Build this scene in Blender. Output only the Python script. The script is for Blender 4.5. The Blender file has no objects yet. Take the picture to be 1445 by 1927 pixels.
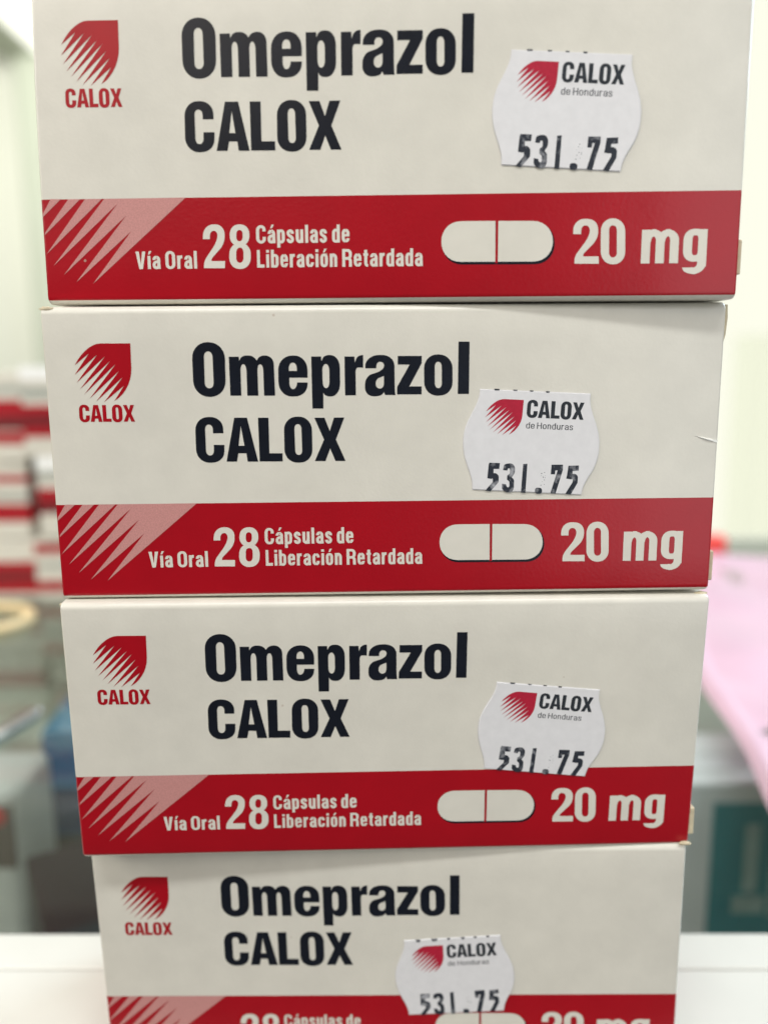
import bpy, bmesh, math, random
from mathutils import Vector, Matrix, geometry, noise

# ------------------------------------------------------------------ camera, world, lamps, exposure
sc = bpy.context.scene
COL = sc.collection
MM = 0.001
CAM = Vector((-3.3474, -148.92, 42.7912)) * MM
PITCH, YAW, ROLL = 0.179553, 0.018454, -0.008576
fwd = Vector((math.sin(YAW) * math.cos(PITCH), math.cos(YAW) * math.cos(PITCH), -math.sin(PITCH)))
rgt = Vector((math.cos(YAW), -math.sin(YAW), 0)); up = rgt.cross(fwd)
r2 = math.cos(ROLL) * rgt + math.sin(ROLL) * up; u2 = -math.sin(ROLL) * rgt + math.cos(ROLL) * up
cd = bpy.data.cameras.new('camera'); cam = bpy.data.objects.new('camera', cd); COL.objects.link(cam)
cam.matrix_world = Matrix(((r2.x, u2.x, -fwd.x, CAM.x), (r2.y, u2.y, -fwd.y, CAM.y), (r2.z, u2.z, -fwd.z, CAM.z), (0, 0, 0, 1)))
cd.sensor_fit = 'VERTICAL'; cd.sensor_height = 36; cd.lens = 1560 / 1927 * 36
cd.clip_start = 0.01; cd.clip_end = 60
cd.dof.use_dof = True; cd.dof.focus_distance = 0.1505; cd.dof.aperture_fstop = cd.lens / 4.0
sc.camera = cam

wd = bpy.data.worlds.new('World'); sc.world = wd; wd.use_nodes = True
bg = wd.node_tree.nodes['Background']
bg.inputs['Color'].default_value = (1.0, 0.965, 0.90, 1); bg.inputs['Strength'].default_value = 0.11

def area(name, loc, target, size, power, color):
    l = bpy.data.lights.new(name, 'AREA'); l.shape = 'RECTANGLE'; l.size, l.size_y = size
    l.energy = power; l.color = color
    o = bpy.data.objects.new(name, l); COL.objects.link(o); o.location = loc
    o.rotation_euler = (Vector(target) - Vector(loc)).to_track_quat('-Z', 'Y').to_euler()
    return o
area('window_daylight', (1.35, 0.75, 0.80), (0.05, 0.10, -0.05), (0.8, 0.6), 27.0, (0.72, 0.88, 1.0))
area('rear_overhead_fill', (-0.1, 0.42, 1.15), (-0.05, 0.26, 0), (1.3, 0.6), 8.0, (1.0, 0.98, 0.92))  # added fill from above, brightens the counter and the showcase
area('fold_glint_fill', (0.0, -0.66, 1.30), (0, -0.05, 0), (1.2, 0.14), 15.0, (0.95, 0.98, 1.0))  # added strip above the front so the carton folds glint
area('room_light', (-1.0, -1.5, 1.3), (0, 0.1, 0), (1.6, 1.2), 13.3, (1.0, 0.90, 0.78))
area('left_stack_fill', (-0.95, -0.25, 0.55), (-0.2, 0.38, -0.05), (0.5, 0.5), 7.5, (1.0, 0.97, 0.90))  # added fill aimed at the left background stack
area('right_sheen_light', (0.345, -0.42, 0.10), (0.05, 0, 0.02), (0.45, 0.60), 1.55, (0.90, 0.96, 1.0))  # stands in for an unseen bright area at front right, gives the sheen
area('back_wall_fill', (-1.0, 1.6, 1.0), (-1.4, 3.4, 0.3), (0.8, 0.5), 38.0, (1.0, 1.0, 0.94))  # added fill that brightens the back wall
vs = sc.view_settings; vs.view_transform = 'Standard'; vs.look = 'None'; vs.exposure = 0; vs.gamma = 1; vs.use_curve_mapping = False

# ------------------------------------------------------------------ helpers
def material(name, color, rough=0.5, spec=0.5, coat=0.0, metal=0.0):
    m = bpy.data.materials.new(name); m.use_nodes = True
    b = m.node_tree.nodes['Principled BSDF']
    b.inputs['Base Color'].default_value = (*color, 1); b.inputs['Roughness'].default_value = rough
    b.inputs['Specular IOR Level'].default_value = spec; b.inputs['Coat Weight'].default_value = coat
    b.inputs['Metallic'].default_value = metal
    return m
def bsdf(m): return m.node_tree.nodes['Principled BSDF']
def nd(m, kind, **kw):
    n = m.node_tree.nodes.new(kind)
    for k, v in kw.items():
        if k in n.inputs: n.inputs[k].default_value = v
        else: setattr(n, k, v)
    return n
def lk(m, a, b): m.node_tree.links.new(a, b)
def coords(m): return nd(m, 'ShaderNodeTexCoord').outputs['Object']
def mottle(m, color, scale, amount, rough_amount=0.0, bump=0.0, bump_scale=None):
    """uneven colour, gloss and a little relief from noise"""
    co = coords(m); n = nd(m, 'ShaderNodeTexNoise', Scale=scale, Detail=5.0, Roughness=0.6); lk(m, co, n.inputs['Vector'])
    mr = nd(m, 'ShaderNodeMapRange'); lk(m, n.outputs['Fac'], mr.inputs['Value'])
    mr.inputs['From Min'].default_value = 0.3; mr.inputs['From Max'].default_value = 0.7
    mr.inputs['To Min'].default_value = 1 - amount; mr.inputs['To Max'].default_value = 1 + amount
    mx = nd(m, 'ShaderNodeMix', data_type='RGBA', blend_type='MULTIPLY'); mx.inputs['Factor'].default_value = 1
    if isinstance(color, tuple): mx.inputs[6].default_value = (*color, 1)
    else: lk(m, color, mx.inputs[6])
    lk(m, mr.outputs['Result'], mx.inputs[7]); lk(m, mx.outputs[2], bsdf(m).inputs['Base Color'])
    if bump:
        n2 = nd(m, 'ShaderNodeTexNoise', Scale=bump_scale or scale, Detail=4.0); lk(m, co, n2.inputs['Vector'])
        b = nd(m, 'ShaderNodeBump'); b.inputs['Strength'].default_value = 1; b.inputs['Distance'].default_value = bump
        lk(m, n2.outputs['Fac'], b.inputs['Height']); lk(m, b.outputs['Normal'], bsdf(m).inputs['Normal'])
    return m
def specks(m, color, scale, size):
    """a few stray flecks of dust and worn print"""
    inp = bsdf(m).inputs['Base Color']; src = inp.links[0].from_socket
    v = nd(m, 'ShaderNodeTexVoronoi', Scale=scale); lk(m, coords(m), v.inputs['Vector'])
    sp = nd(m, 'ShaderNodeSeparateColor'); lk(m, v.outputs['Color'], sp.inputs[0])
    a = nd(m, 'ShaderNodeMath', operation='LESS_THAN'); lk(m, v.outputs['Distance'], a.inputs[0])
    k = nd(m, 'ShaderNodeMath', operation='MULTIPLY'); lk(m, sp.outputs[1], k.inputs[0]); k.inputs[1].default_value = size; lk(m, k.outputs[0], a.inputs[1])
    b = nd(m, 'ShaderNodeMath', operation='GREATER_THAN'); lk(m, sp.outputs[0], b.inputs[0]); b.inputs[1].default_value = 0.72
    c = nd(m, 'ShaderNodeMath', operation='MULTIPLY'); lk(m, a.outputs[0], c.inputs[0]); lk(m, b.outputs[0], c.inputs[1])
    d = nd(m, 'ShaderNodeMath', operation='MULTIPLY'); lk(m, c.outputs[0], d.inputs[0]); d.inputs[1].default_value = 0.6
    x = nd(m, 'ShaderNodeMix', data_type='RGBA'); lk(m, d.outputs[0], x.inputs['Factor']); lk(m, src, x.inputs[6]); x.inputs[7].default_value = (*color, 1)
    lk(m, x.outputs[2], inp)
def link(name, me, mat, parent=None, loc=(0, 0, 0), rot=(0, 0, 0)):
    o = bpy.data.objects.new(name, me); COL.objects.link(o)
    if mat and not me.materials: me.materials.append(mat)
    o.parent = parent; o.location = loc; o.rotation_euler = rot
    return o
def tag(o, label=None, cat=None, group=None, kind=None):
    if label: o['label'] = label
    if cat: o['category'] = cat
    if group: o['group'] = group
    if kind: o['kind'] = kind
    return o
def empty(name, loc, rz=0.0):
    o = bpy.data.objects.new(name, None); COL.objects.link(o); o.location = loc; o.rotation_euler.z = rz
    o.empty_display_size = 0.01
    return o
def mesh_of(bm, name, smooth=False):
    me = bpy.data.meshes.new(name); bm.to_mesh(me); bm.free()
    if smooth:
        for p in me.polygons: p.use_smooth = True
    return me
def box_mesh(name, x0, x1, y0, y1, z0, z1, bevel=0.0, seg=2, smooth=False):
    bm = bmesh.new(); bmesh.ops.create_cube(bm, size=1)
    for v in bm.verts:
        v.co = Vector((x0 if v.co.x < 0 else x1, y0 if v.co.y < 0 else y1, z0 if v.co.z < 0 else z1)) * MM
    if bevel: bmesh.ops.bevel(bm, geom=bm.edges[:], offset=bevel * MM, segments=seg, affect='EDGES', profile=0.5)
    return mesh_of(bm, name, smooth)
def lathe_mesh(name, prof, n=40):
    bm = bmesh.new(); rings = []
    for r, z in prof:
        rings.append([bm.verts.new((r * MM * math.cos(2 * math.pi * k / n), r * MM * math.sin(2 * math.pi * k / n), z * MM)) for k in range(n)])
    for a, b in zip(rings, rings[1:]):
        for k in range(n): bm.faces.new((a[k], a[(k + 1) % n], b[(k + 1) % n], b[k]))
    bm.faces.new(rings[0][::-1]); bm.faces.new(rings[-1])
    return mesh_of(bm, name, True)
def tube_mesh(name, pts, r, n=14, closed=False):
    bm = bmesh.new(); pts = [Vector(p) * MM for p in pts]; rings = []; N = len(pts)
    for i, p in enumerate(pts):
        a = pts[(i - 1) % N] if closed or i > 0 else p; b = pts[(i + 1) % N] if closed or i < N - 1 else p
        t = (b - a).normalized(); s = t.cross(Vector((0, 0, 1))).normalized(); q = s.cross(t)
        rings.append([bm.verts.new(p + r * MM * (s * math.cos(2 * math.pi * k / n) + q * math.sin(2 * math.pi * k / n))) for k in range(n)])
    rng = range(N if closed else N - 1)
    for i in rng:
        a, b = rings[i], rings[(i + 1) % N]
        for k in range(n): bm.faces.new((a[k], a[(k + 1) % n], b[(k + 1) % n], b[k]))
    if not closed: bm.faces.new(rings[0][::-1]); bm.faces.new(rings[-1])
    bmesh.ops.recalc_face_normals(bm, faces=bm.faces[:])
    return mesh_of(bm, name, True)

# ------------------------------------------------------------------ drawing: outlines with rounded corners -> flat printed faces
def rounded(L, n=7):
    """corner list (x, y) or (x, y, r) or (x, y, r_in, r_out) -> polyline"""
    P = []; N = len(L)
    for i, t in enumerate(L):
        p = Vector(t[:2])
        if len(t) < 3: P.append(p); continue
        a = Vector(L[i - 1][:2]); b = Vector(L[(i + 1) % N][:2])
        ri, ro = t[2], t[-1]
        da, db = a - p, b - p
        s = p + da.normalized() * min(ri, da.length * 0.999); e = p + db.normalized() * min(ro, db.length * 0.999)
        k = 0.58; c1 = s + (p - s) * k; c2 = e + (p - e) * k
        for j in range(n + 1):
            u = j / n; P.append((1 - u) ** 3 * s + 3 * u * (1 - u) ** 2 * c1 + 3 * u * u * (1 - u) * c2 + u ** 3 * e)
    out = []
    for p in P:
        if not out or (p - out[-1]).length > 1e-5: out.append(p)
    if (out[0] - out[-1]).length < 1e-5: out.pop()
    return out
def area2(P): return sum(P[i - 1].x * P[i].y - P[i].x * P[i - 1].y for i in range(len(P)))
def orient(P, sign): return P if area2(P) * sign > 0 else P[::-1]
def winding(P, x, y):
    w = 0
    for i in range(len(P)):
        a, b = P[i - 1], P[i]
        if (a.y <= y) != (b.y <= y):
            cx = a.x + (y - a.y) / (b.y - a.y) * (b.x - a.x)
            if cx > x: w += 1 if b.y > a.y else -1
    return w
def fill(glyphs):
    """list of (solid polylines, hole polylines) -> verts, triangles"""
    V, F = [], []
    for sol, hol in glyphs:
        loops = [orient(p, 1) for p in sol] + [orient(p, -1) for p in hol]
        vs_, es = [], []
        for p in loops:
            k = len(vs_); vs_ += [Vector((q.x, q.y)) for q in p]
            es += [(k + i, k + (i + 1) % len(p)) for i in range(len(p))]
        r = geometry.delaunay_2d_cdt(vs_, es, [], 0, 1e-6)
        ov, of = r[0], r[2]; base = len(V); V += [(q.x, q.y) for q in ov]
        for f in of:
            cx = sum(ov[i].x for i in f) / len(f); cy = sum(ov[i].y for i in f) / len(f)
            if sum(winding(p, cx, cy) for p in loops) > 0:
                pa = sum(ov[f[i - 1]].x * ov[f[i]].y - ov[f[i]].x * ov[f[i - 1]].y for i in range(len(f)))
                F.append([base + i for i in (f if pa > 0 else f[::-1])])
    return V, F
def art(G): return [([rounded(L) for L in s], [rounded(L) for L in h]) for s, h in G]
def remap(G, fn): return [([[Vector(fn(p.x, p.y)) for p in L] for L in s], [[Vector(fn(p.x, p.y)) for p in L] for L in h]) for s, h in G]
def bbox(G):
    P = [p for s, h in G for L in s for p in L]
    return min(p.x for p in P), min(p.y for p in P), max(p.x for p in P), max(p.y for p in P)
def fit(G, x0, y0, x1, y1):
    a, b, c, d_ = bbox(G)
    return remap(G, lambda x, y: (x0 + (x - a) / (c - a) * (x1 - x0), y0 + (y - b) / (d_ - b) * (y1 - y0)))
def print_mesh(name, G, off, cx=60.0, cy=26.32):
    V, F = fill(G)
    me = bpy.data.meshes.new(name)
    me.from_pydata([((x - cx) * MM, -off * MM, (y - cy) * MM) for x, y in V], [], F)
    return me

# a condensed grotesque for the small print: cap height 100, drawn as pen strokes
def ring(x0, y0, x1, y1, s, t, rx, ry):
    o = rounded([(x0, y0, ry, rx), (x1, y0, rx, ry), (x1, y1, ry, rx), (x0, y1, rx, ry)])
    ix, iy = max(rx - s, 2), max(ry - t, 2)
    h = rounded([(x0 + s, y0 + t, iy, ix), (x1 - s, y0 + t, ix, iy), (x1 - s, y1 - t, iy, ix), (x0 + s, y1 - t, ix, iy)])
    return o, h
def stroke(L, s, t):
    n = len(L); P = []
    for i, q in enumerate(L):
        P.append(q)
    pts = rounded([(L[0][0], L[0][1])] + L[1:-1] + [(L[-1][0], L[-1][1])], 8)
    A, B = [], []
    for i, p in enumerate(pts):
        a = pts[max(i - 1, 0)]; b = pts[min(i + 1, len(pts) - 1)]
        d = (b - a).normalized(); nn = Vector((-d.y, d.x)); hw = math.hypot(s / 2 * nn.x, t / 2 * nn.y)
        A.append(p + nn * hw); B.append(p - nn * hw)
    return A + B[::-1]
def rect(x0, y0, x1, y1): return [Vector((x0, y0)), Vector((x1, y0)), Vector((x1, y1)), Vector((x0, y1))]
def glyph(ch, s, t):
    a, b, X = s / 2, t / 2, 75.0
    S, H = [], []
    acc = None
    if ch in 'áíó': acc = ch; ch = {'á': 'a', 'í': 'ı', 'ó': 'o'}[ch]
    w = 47.0
    def rg(*q):
        o, h = ring(*q); S.append(o); H.append(h)
    if ch == 'o': rg(0, -1, w, X + 1, s, t, 22, 24)
    elif ch in 'bp':
        S.append(rect(0, 0, s, 100) if ch == 'b' else rect(0, -25, s, X)); rg(0, -1, w, X + 1, s, t, 21, 24)
    elif ch in 'dg':
        S.append(rect(w - s, 0, w, 100) if ch == 'd' else rect(w - s, -8, w, X)); rg(0, -1 if ch == 'd' else 3, w, X + 1, s, t, 21, 24)
        if ch == 'g': S.append(stroke([(w - a, 4), (w - a, -25 + b, 18, 18), (a * 1.0, -25 + b, 18, 10), (a * 1.0, -10)], s, t))
    elif ch == 'c': S.append(stroke([(w - a, 49), (w - a, X + 1 - b, 15, 16), (a, X + 1 - b, 16, 18), (a, -1 + b, 18, 16), (w - a, -1 + b, 16, 15), (w - a, 27)], s, t))
    elif ch == 'e':
        S.append(rect(a, 33, w - .01, 33 + t * .82))
        S.append(stroke([(w - a, 33.0), (w - a, X + 1 - b, 18, 16), (a, X + 1 - b, 16, 18), (a, -1 + b, 18, 16), (w - a, -1 + b, 16, 14), (w - a, 23)], s, t))
    elif ch in 'nhm':
        S.append(rect(0, 0, s, 100 if ch == 'h' else X)); w = 46.0
        S.append(stroke([(a + 1, 48), (a + 1, X + 1 - b, 20, 18), (w - a, X + 1 - b, 17, 18), (w - a, 0)], s, t))
        if ch == 'm':
            k = w - s; w += k
            S.append(stroke([(a + 1 + k, 48), (a + 1 + k, X + 1 - b, 20, 18), (w - a, X + 1 - b, 17, 18), (w - a, 0)], s, t))
    elif ch == 'u':
        w = 46.0; S.append(rect(w - s, 0, w, X)); S.append(stroke([(a, X), (a, -1 + b, 18, 17), (w - a - 1, -1 + b, 18, 20), (w - a - 1, 27)], s, t))
    elif ch == 'r':
        w = 32.0; S.append(rect(0, 0, s, X)); S.append(stroke([(a + 1, 44), (a + 1, X - b, 20, 16), (w, X + .5 - b)], s, t * 1.1))
    elif ch == 't':
        w = 30.0; S += [rect(6, 14, 6 + s, 94), rect(0, X - t * .9, w, X), stroke([(6 + a, 30), (6 + a, b, 12, 10), (w, b - .5)], s, t)]
    elif ch == 'a':
        S.append(rect(w - s, 5, w, 58)); S.append(rect(w - s + 1, 0, w + 1, 20))
        S.append(stroke([(a + 1, 52), (a + 1, X + 1 - b, 15, 15), (w - a, X + 1 - b, 16, 17), (w - a, 40)], s, t))
        S.append(stroke([(w - a, 44), (w - a - 3, 42.5, 3, 8), (a, 37, 13, 12), (a, -1 + b, 15, 13), (w - a - 1, -1 + b, 13, 18), (w - a, 26)], s, t))
    elif ch == 's':
        w = 44.0
        S.append(stroke([(w - a, 51), (w - a, X + 1 - b, 13, 15), (a, X + 1 - b, 15, 13), (a, 43.5, 12, 14), (w - a, 32.5, 14, 12), (w - a, -1 + b, 13, 15), (a, -1 + b, 15, 13), (a, 23)], s, t))
    elif ch == 'l': w = s; S.append(rect(0, 0, s, 100))
    elif ch in 'iı':
        w = s; S.append(rect(0, 0, s, X))
        if ch == 'i': S.append(rect(0, 100 - t, s, 100))
    elif ch == 'V': w = 60.0; S.append([Vector(q) for q in ((0, 100), (s * 1.1, 100), (w / 2, 26), (w - s * 1.1, 100), (w, 100), (w / 2 + s * .58, 0), (w / 2 - s * .58, 0))])
    elif ch == 'O': w = 60.0; rg(0, -1, w, 101, s * 1.05, t, 28, 30)
    elif ch == 'C': w = 58.0; S.append(stroke([(w - a, 66), (w - a, 101 - b, 18, 20), (a, 101 - b, 20, 24), (a, -1 + b, 24, 20), (w - a, -1 + b, 20, 18), (w - a, 36)], s * 1.05, t))
    elif ch == 'L': w = 46.0; S += [rect(0, 0, s, 100), rect(s - 1, 0, w, t * 1.15)]
    elif ch == 'H': w = 60.0; S += [rect(0, 0, s, 100), rect(w - s, 0, w, 100), rect(s - 1, 46, w - s + 1, 46 + t)]
    elif ch == 'R':
        w = 60.0; S += [rect(0, 0, s, 100), stroke([(a, 100 - b), (w - a - 1, 100 - b, 18, 18), (w - a - 1, 47, 18, 18), (a, 47)], s, t),
                        stroke([(w - s * 1.5, 47), (w - a - 1, 47, 14, 16), (w - a - .5, 0)], s, t)]
    elif ch == ' ': w = 20.0
    if acc:
        m = w / 2
        S.append([Vector(q) for q in ((m - 6, 83), (m + 5, 83), (m + 17, 103), (m + 2, 103))])
    return (S, H), w
def text(string, s, t, gap=11.0):
    G, x = [], 0.0
    for ch in string:
        g, w = glyph(ch, s, t)
        G += remap([g], lambda px, py: (px + x, py)); x += w + (gap if ch != ' ' else 0)
    G = [g for g in G if g[0]]
    return G
def place(G, x0, x1, base, cap):
    a, _, c, _ = bbox(G)
    return remap(G, lambda x, y: (x0 + (x - a) / (c - a) * (x1 - x0), base + y / 100 * cap))

# ------------------------------------------------------------------ artwork outlines in millimetres on the 120 x 52.6 mm carton front
TITLE = [([[(25.96,46.42,2.91,2.82),(31.72,46.37,2.82,2.91),(31.59,36.84,2.91,2.82),(25.9,36.89,2.82,2.91)]],[[(28.02,44.82,0.97,0.74),(29.51,44.81,0.74,0.97),(29.51,38.39,0.97,0.74),(27.94,38.4,0.74,0.97)]]),([[(32.37,43.85),(34.11,43.84),(34.14,43.08),(34.66,44.05,0.58,0.78),(36.71,44.03,0.87,0.82),(37.2,43.15),(37.78,44.02,0.68,0.87),(40.2,44.0,1.46,1.55),(40.27,36.99),(38.33,37.01),(38.33,42.5,1.17,0.51),(37.3,42.51,0.51,1.17),(37.3,37.02),(35.36,37.03),(35.38,42.53,1.17,0.51),(34.33,42.54,0.51,1.17),(34.31,37.04),(32.38,37.06)]],[]),([[(40.97,43.99,2.62,2.53),(46.13,43.95,2.33,2.53),(46.1,40.09),(42.88,40.12),(42.84,38.11,1.17,0.62),(44.11,38.1,0.62,1.07),(44.22,39.28),(46.08,39.26),(45.99,36.78,2.14,2.33),(40.91,36.83,2.33,2.62)]],[[(42.82,41.3),(42.84,42.75,1.07,0.7),(44.26,42.74,0.7,1.07),(44.24,41.28)]]),([[(46.81,43.77),(48.56,43.76),(48.6,42.93),(49.09,44.0,0.58,0.82),(51.83,43.98,1.65,2.23),(51.82,36.73,2.43,1.71),(49.21,36.75,0.97,0.43),(48.81,37.49),(48.77,34.63),(46.83,34.65)]],[[(48.72,42.47,1.17,0.62),(49.97,42.46,0.62,1.17),(49.94,38.22,1.17,0.62),(48.73,38.23,0.62,1.17)]]),([[(52.67,43.72),(54.42,43.71),(54.48,42.62),(54.91,43.88,0.74,0.74),(55.96,43.95),(55.93,41.76),(54.6,41.81,0.47,0.78),(54.59,36.92),(52.67,36.93)]],[]),([[(56.3,41.64),(56.41,43.96,1.86,2.44),(61.47,43.92,2.15,1.96),(61.49,37.96,1.17,0.59),(61.6,36.91),(59.76,36.93),(59.58,37.47),(59.03,36.7,0.55,1.08),(56.2,36.73,1.56,1.56),(56.24,40.23,1.47,1.17),(59.62,41.3,1.37,0.74),(59.63,42.75,0.63,0.66),(58.24,42.76,0.66,0.82),(58.25,41.62)]],[[(59.59,40.28),(59.59,38.06,0.94,0.74),(58.12,38.07,0.74,0.82),(58.11,39.7,0.74,0.66)]]),([[(62.05,43.74),(66.29,43.71),(66.29,42.46),(64.07,38.4),(66.28,38.38),(66.28,36.98),(61.9,37.02),(61.93,38.34),(64.17,42.23),(62.05,42.24)]],[]),([[(66.7,43.97,2.44,2.39),(71.72,43.93,2.39,2.44),(71.8,36.7,2.44,2.39),(66.74,36.74,2.39,2.44)]],[[(68.59,42.69,0.9,0.61),(69.83,42.68,0.61,0.9),(69.88,38.04,0.9,0.61),(68.62,38.05,0.61,0.9)]]),([[(72.79,46.14),(74.74,46.12),(74.7,36.98),(72.72,37.0)]],[])]
BRAND = [([[(25.92,33.36,2.43,2.37),(30.89,33.32,2.29,2.18),(30.84,30.41),(29.0,30.43),(28.99,31.98,0.82,0.66),(27.62,32.0,0.66,0.93),(27.61,26.46,0.93,0.66),(29.0,26.45,0.66,0.89),(29.04,28.35),(30.93,28.33),(30.8,25.11,2.04,2.29),(25.81,25.17,2.37,2.43)]],[]),([[(32.88,33.16),(35.14,33.14),(36.86,25.25),(35.0,25.27),(34.8,26.78),(33.38,26.8),(33.06,25.29),(31.2,25.31)]],[[(33.98,31.7),(34.51,28.14),(33.47,28.15)]]),([[(37.1,33.12),(38.96,33.1),(38.93,26.74),(41.27,26.71),(41.26,25.24),(37.14,25.28)]],[]),([[(41.7,33.27,2.43,2.33),(46.65,33.22,2.33,2.43),(46.63,24.96,2.43,2.33),(41.61,25.02,2.33,2.43)]],[[(43.51,31.92,0.85,0.6),(44.77,31.9,0.6,0.85),(44.82,26.38,0.85,0.6),(43.56,26.39,0.6,0.85)]]),([[(47.12,33.02),(48.93,33.0),(49.83,30.59),(50.61,33.01),(52.46,33.01),(50.89,29.08),(52.56,25.2),(50.75,25.22),(49.83,27.5),(48.95,25.22),(47.04,25.24),(48.77,29.1)]],[])]
EMBLEM = [([[(15.3,46.29),(15.13,38.11,3.85,3.59),(11.88,36.32),(13.74,38.98),(10.04,36.08),(13.6,40.45),(8.67,36.25),(13.1,41.61),(7.58,36.77),(12.53,42.75),(6.69,37.53),(11.64,43.34),(5.98,38.41),(10.76,44.11),(5.49,39.57),(9.43,44.43),(5.22,40.92),(7.94,44.58),(5.39,42.62),(7.48,46.33,4.17,2.57)]],[])]
RAYS = [([[(25.51,17.78),(8.43,3.49),(15.73,12.32),(5.42,3.75),(14.94,14.89),(3.3,5.03),(13.58,16.95),(1.6,6.62),(11.24,17.73)],[(10.84,17.73),(0.41,8.54),(7.86,17.73)],[(7.01,17.74),(0.38,11.8),(0.41,12.17),(4.93,17.76)],[(3.6,17.78),(0.22,14.81),(0.26,15.36),(1.8,17.8)]],[])]
N28 = [([[(28.23,10.84),(28.42,13.3,1.85,1.77),(32.15,13.26,1.73,1.71),(32.0,10.02,1.11,1.11),(29.57,7.48,0.4,0.24),(29.62,7.15),(31.98,7.12),(31.93,5.91),(28.23,5.96),(28.29,7.16,0.6,0.91),(30.77,10.49,1.41,0.91),(30.84,12.2,0.85,0.67),(29.52,12.22,0.67,0.91),(29.45,10.82)]],[]),([[(33.03,13.25,1.65,1.61),(36.45,13.2,1.61,1.65),(36.32,9.59,1.65,1.61),(32.89,9.64,1.61,1.65)],[(32.85,10.14,1.91,1.77),(36.6,10.09,1.77,1.91),(36.45,5.74,1.91,1.77),(32.68,5.79,1.77,1.91)]],[[(34.14,12.31,0.73,0.54),(35.25,12.29,0.54,0.73),(35.18,10.4,0.73,0.54),(34.07,10.41,0.54,0.73)],[(34.03,9.35,0.81,0.62),(35.3,9.34,0.62,0.81),(35.21,6.8,0.81,0.62),(33.93,6.82,0.62,0.81)]])]
ZERO = [([[(96.56,13.49,2.16,2.01),(100.66,13.44,2.01,2.16),(100.96,5.88,2.16,2.01),(96.82,5.94,2.01,2.16)]],[[(97.99,12.33,0.82,0.64),(99.29,12.32,0.64,0.82),(99.5,7.04,0.82,0.64),(98.18,7.06,0.64,0.82)]])]
CAP = [([[(69.53,13.31,3.37,3.37),(78.76,13.28),(78.83,6.54),(69.57,6.59,3.37,3.37)],[(79.24,13.27),(88.5,13.16,3.37,3.37),(88.68,6.48,3.37,3.37),(79.27,6.54)]],[])]
CAPSH = [([[(69.7,13.07,3.37,3.37),(88.79,12.92,3.37,3.37),(88.98,6.05,3.41,3.41),(69.74,6.16,3.41,3.41)]],[])]
TWO20 = [([[(91.97,10.97),(91.98,13.44,1.89,1.81),(96.13,13.39,1.77,1.75),(96.22,10.15,1.13,1.13),(93.73,7.61,0.41,0.25),(93.8,7.27),(96.43,7.24),(96.47,6.03),(92.36,6.08),(92.32,7.29,0.62,0.92),(94.81,10.63,1.44,0.92),(94.76,12.34,0.86,0.68),(93.29,12.36,0.68,0.92),(93.33,10.95)]],[])]
ST_OUTLINE = [(0.0,0.0),(19.93,0.0),(19.97,-1.6),(20.57,-3.58),(21.42,-5.57),(22.02,-7.45),(22.26,-9.12),(22.21,-11.29),(21.63,-13.49),(20.59,-15.47),(19.99,-16.96),(19.74,-18.39),(-0.27,-18.18),(-0.4,-16.78),(-0.85,-15.34),(-1.62,-13.43),(-2.21,-11.53),(-2.44,-9.62),(-2.34,-7.71),(-1.89,-6.03),(-1.16,-4.35),(-0.43,-2.67),(-0.04,-1.24)]
ST_DIGITS = [[(2.56,-13.2),(4.44,-13.19),(4.35,-14.12),(3.34,-14.16),(3.35,-15.03),(3.89,-15.05,0.24,0.24),(4.35,-15.5,0.24,0.24),(4.37,-16.59),(3.03,-18.28),(2.21,-18.26),(3.46,-16.67),(3.47,-16.09),(3.29,-15.85),(3.17,-16.0),(2.45,-15.94),(2.53,-13.51)],[(5.19,-14.32),(5.3,-13.45,0.24,0.24),(6.0,-13.18,0.36,0.24),(6.78,-13.22,0.29,0.29),(7.18,-13.81,0.24,0.24),(7.2,-14.83,0.33,0.33),(6.7,-15.62),(7.17,-16.12,0.24,0.24),(7.24,-17.7,0.38,0.33),(6.84,-18.3,0.24,0.24),(5.87,-18.34,0.29,0.29),(5.23,-17.78,0.24,0.24),(5.15,-16.92),(5.78,-17.02),(5.94,-17.5,0.19,0.19),(6.38,-17.61,0.19,0.19),(6.57,-17.23,0.19,0.19),(6.49,-16.39,0.19,0.19),(6.03,-16.04),(6.03,-15.36),(6.49,-15.0,0.19,0.19),(6.48,-14.13,0.19,0.19),(6.22,-13.9),(5.94,-14.0),(5.84,-14.35)],[(8.78,-13.14),(9.37,-13.05),(9.4,-18.37),(8.74,-18.35)],[(11.27,-17.42,0.38,0.38),(12.39,-17.45,0.38,0.38),(12.39,-18.38,0.38,0.38),(11.29,-18.35,0.38,0.38)],[(13.92,-13.11),(15.9,-13.03),(15.9,-13.9),(14.91,-18.28),(14.13,-18.26),(15.13,-14.03),(14.57,-14.01),(14.53,-14.73),(13.93,-14.76)],[(17.0,-13.18),(18.81,-13.06),(18.83,-13.89),(17.72,-14.0),(17.72,-14.61),(18.33,-14.63,0.24,0.24),(18.75,-15.01,0.24,0.24),(18.77,-16.15),(17.71,-18.32),(16.86,-18.3),(18.02,-16.11),(18.03,-15.62),(17.79,-15.39),(17.63,-15.51),(16.77,-15.42),(16.9,-14.88)]]
ST_SPECKS = [(12.29,-14.82,0.17),(12.62,-14.45,0.12),(12.98,-15.04,0.1),(12.46,-15.54,0.17),(12.85,-15.89,0.12),(12.34,-16.16,0.1),(12.66,-16.56,0.1),(12.2,-16.82,0.17),(12.97,-15.57,0.12),(12.19,-15.19,0.1),(12.59,-15.05,0.1)]
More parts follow.
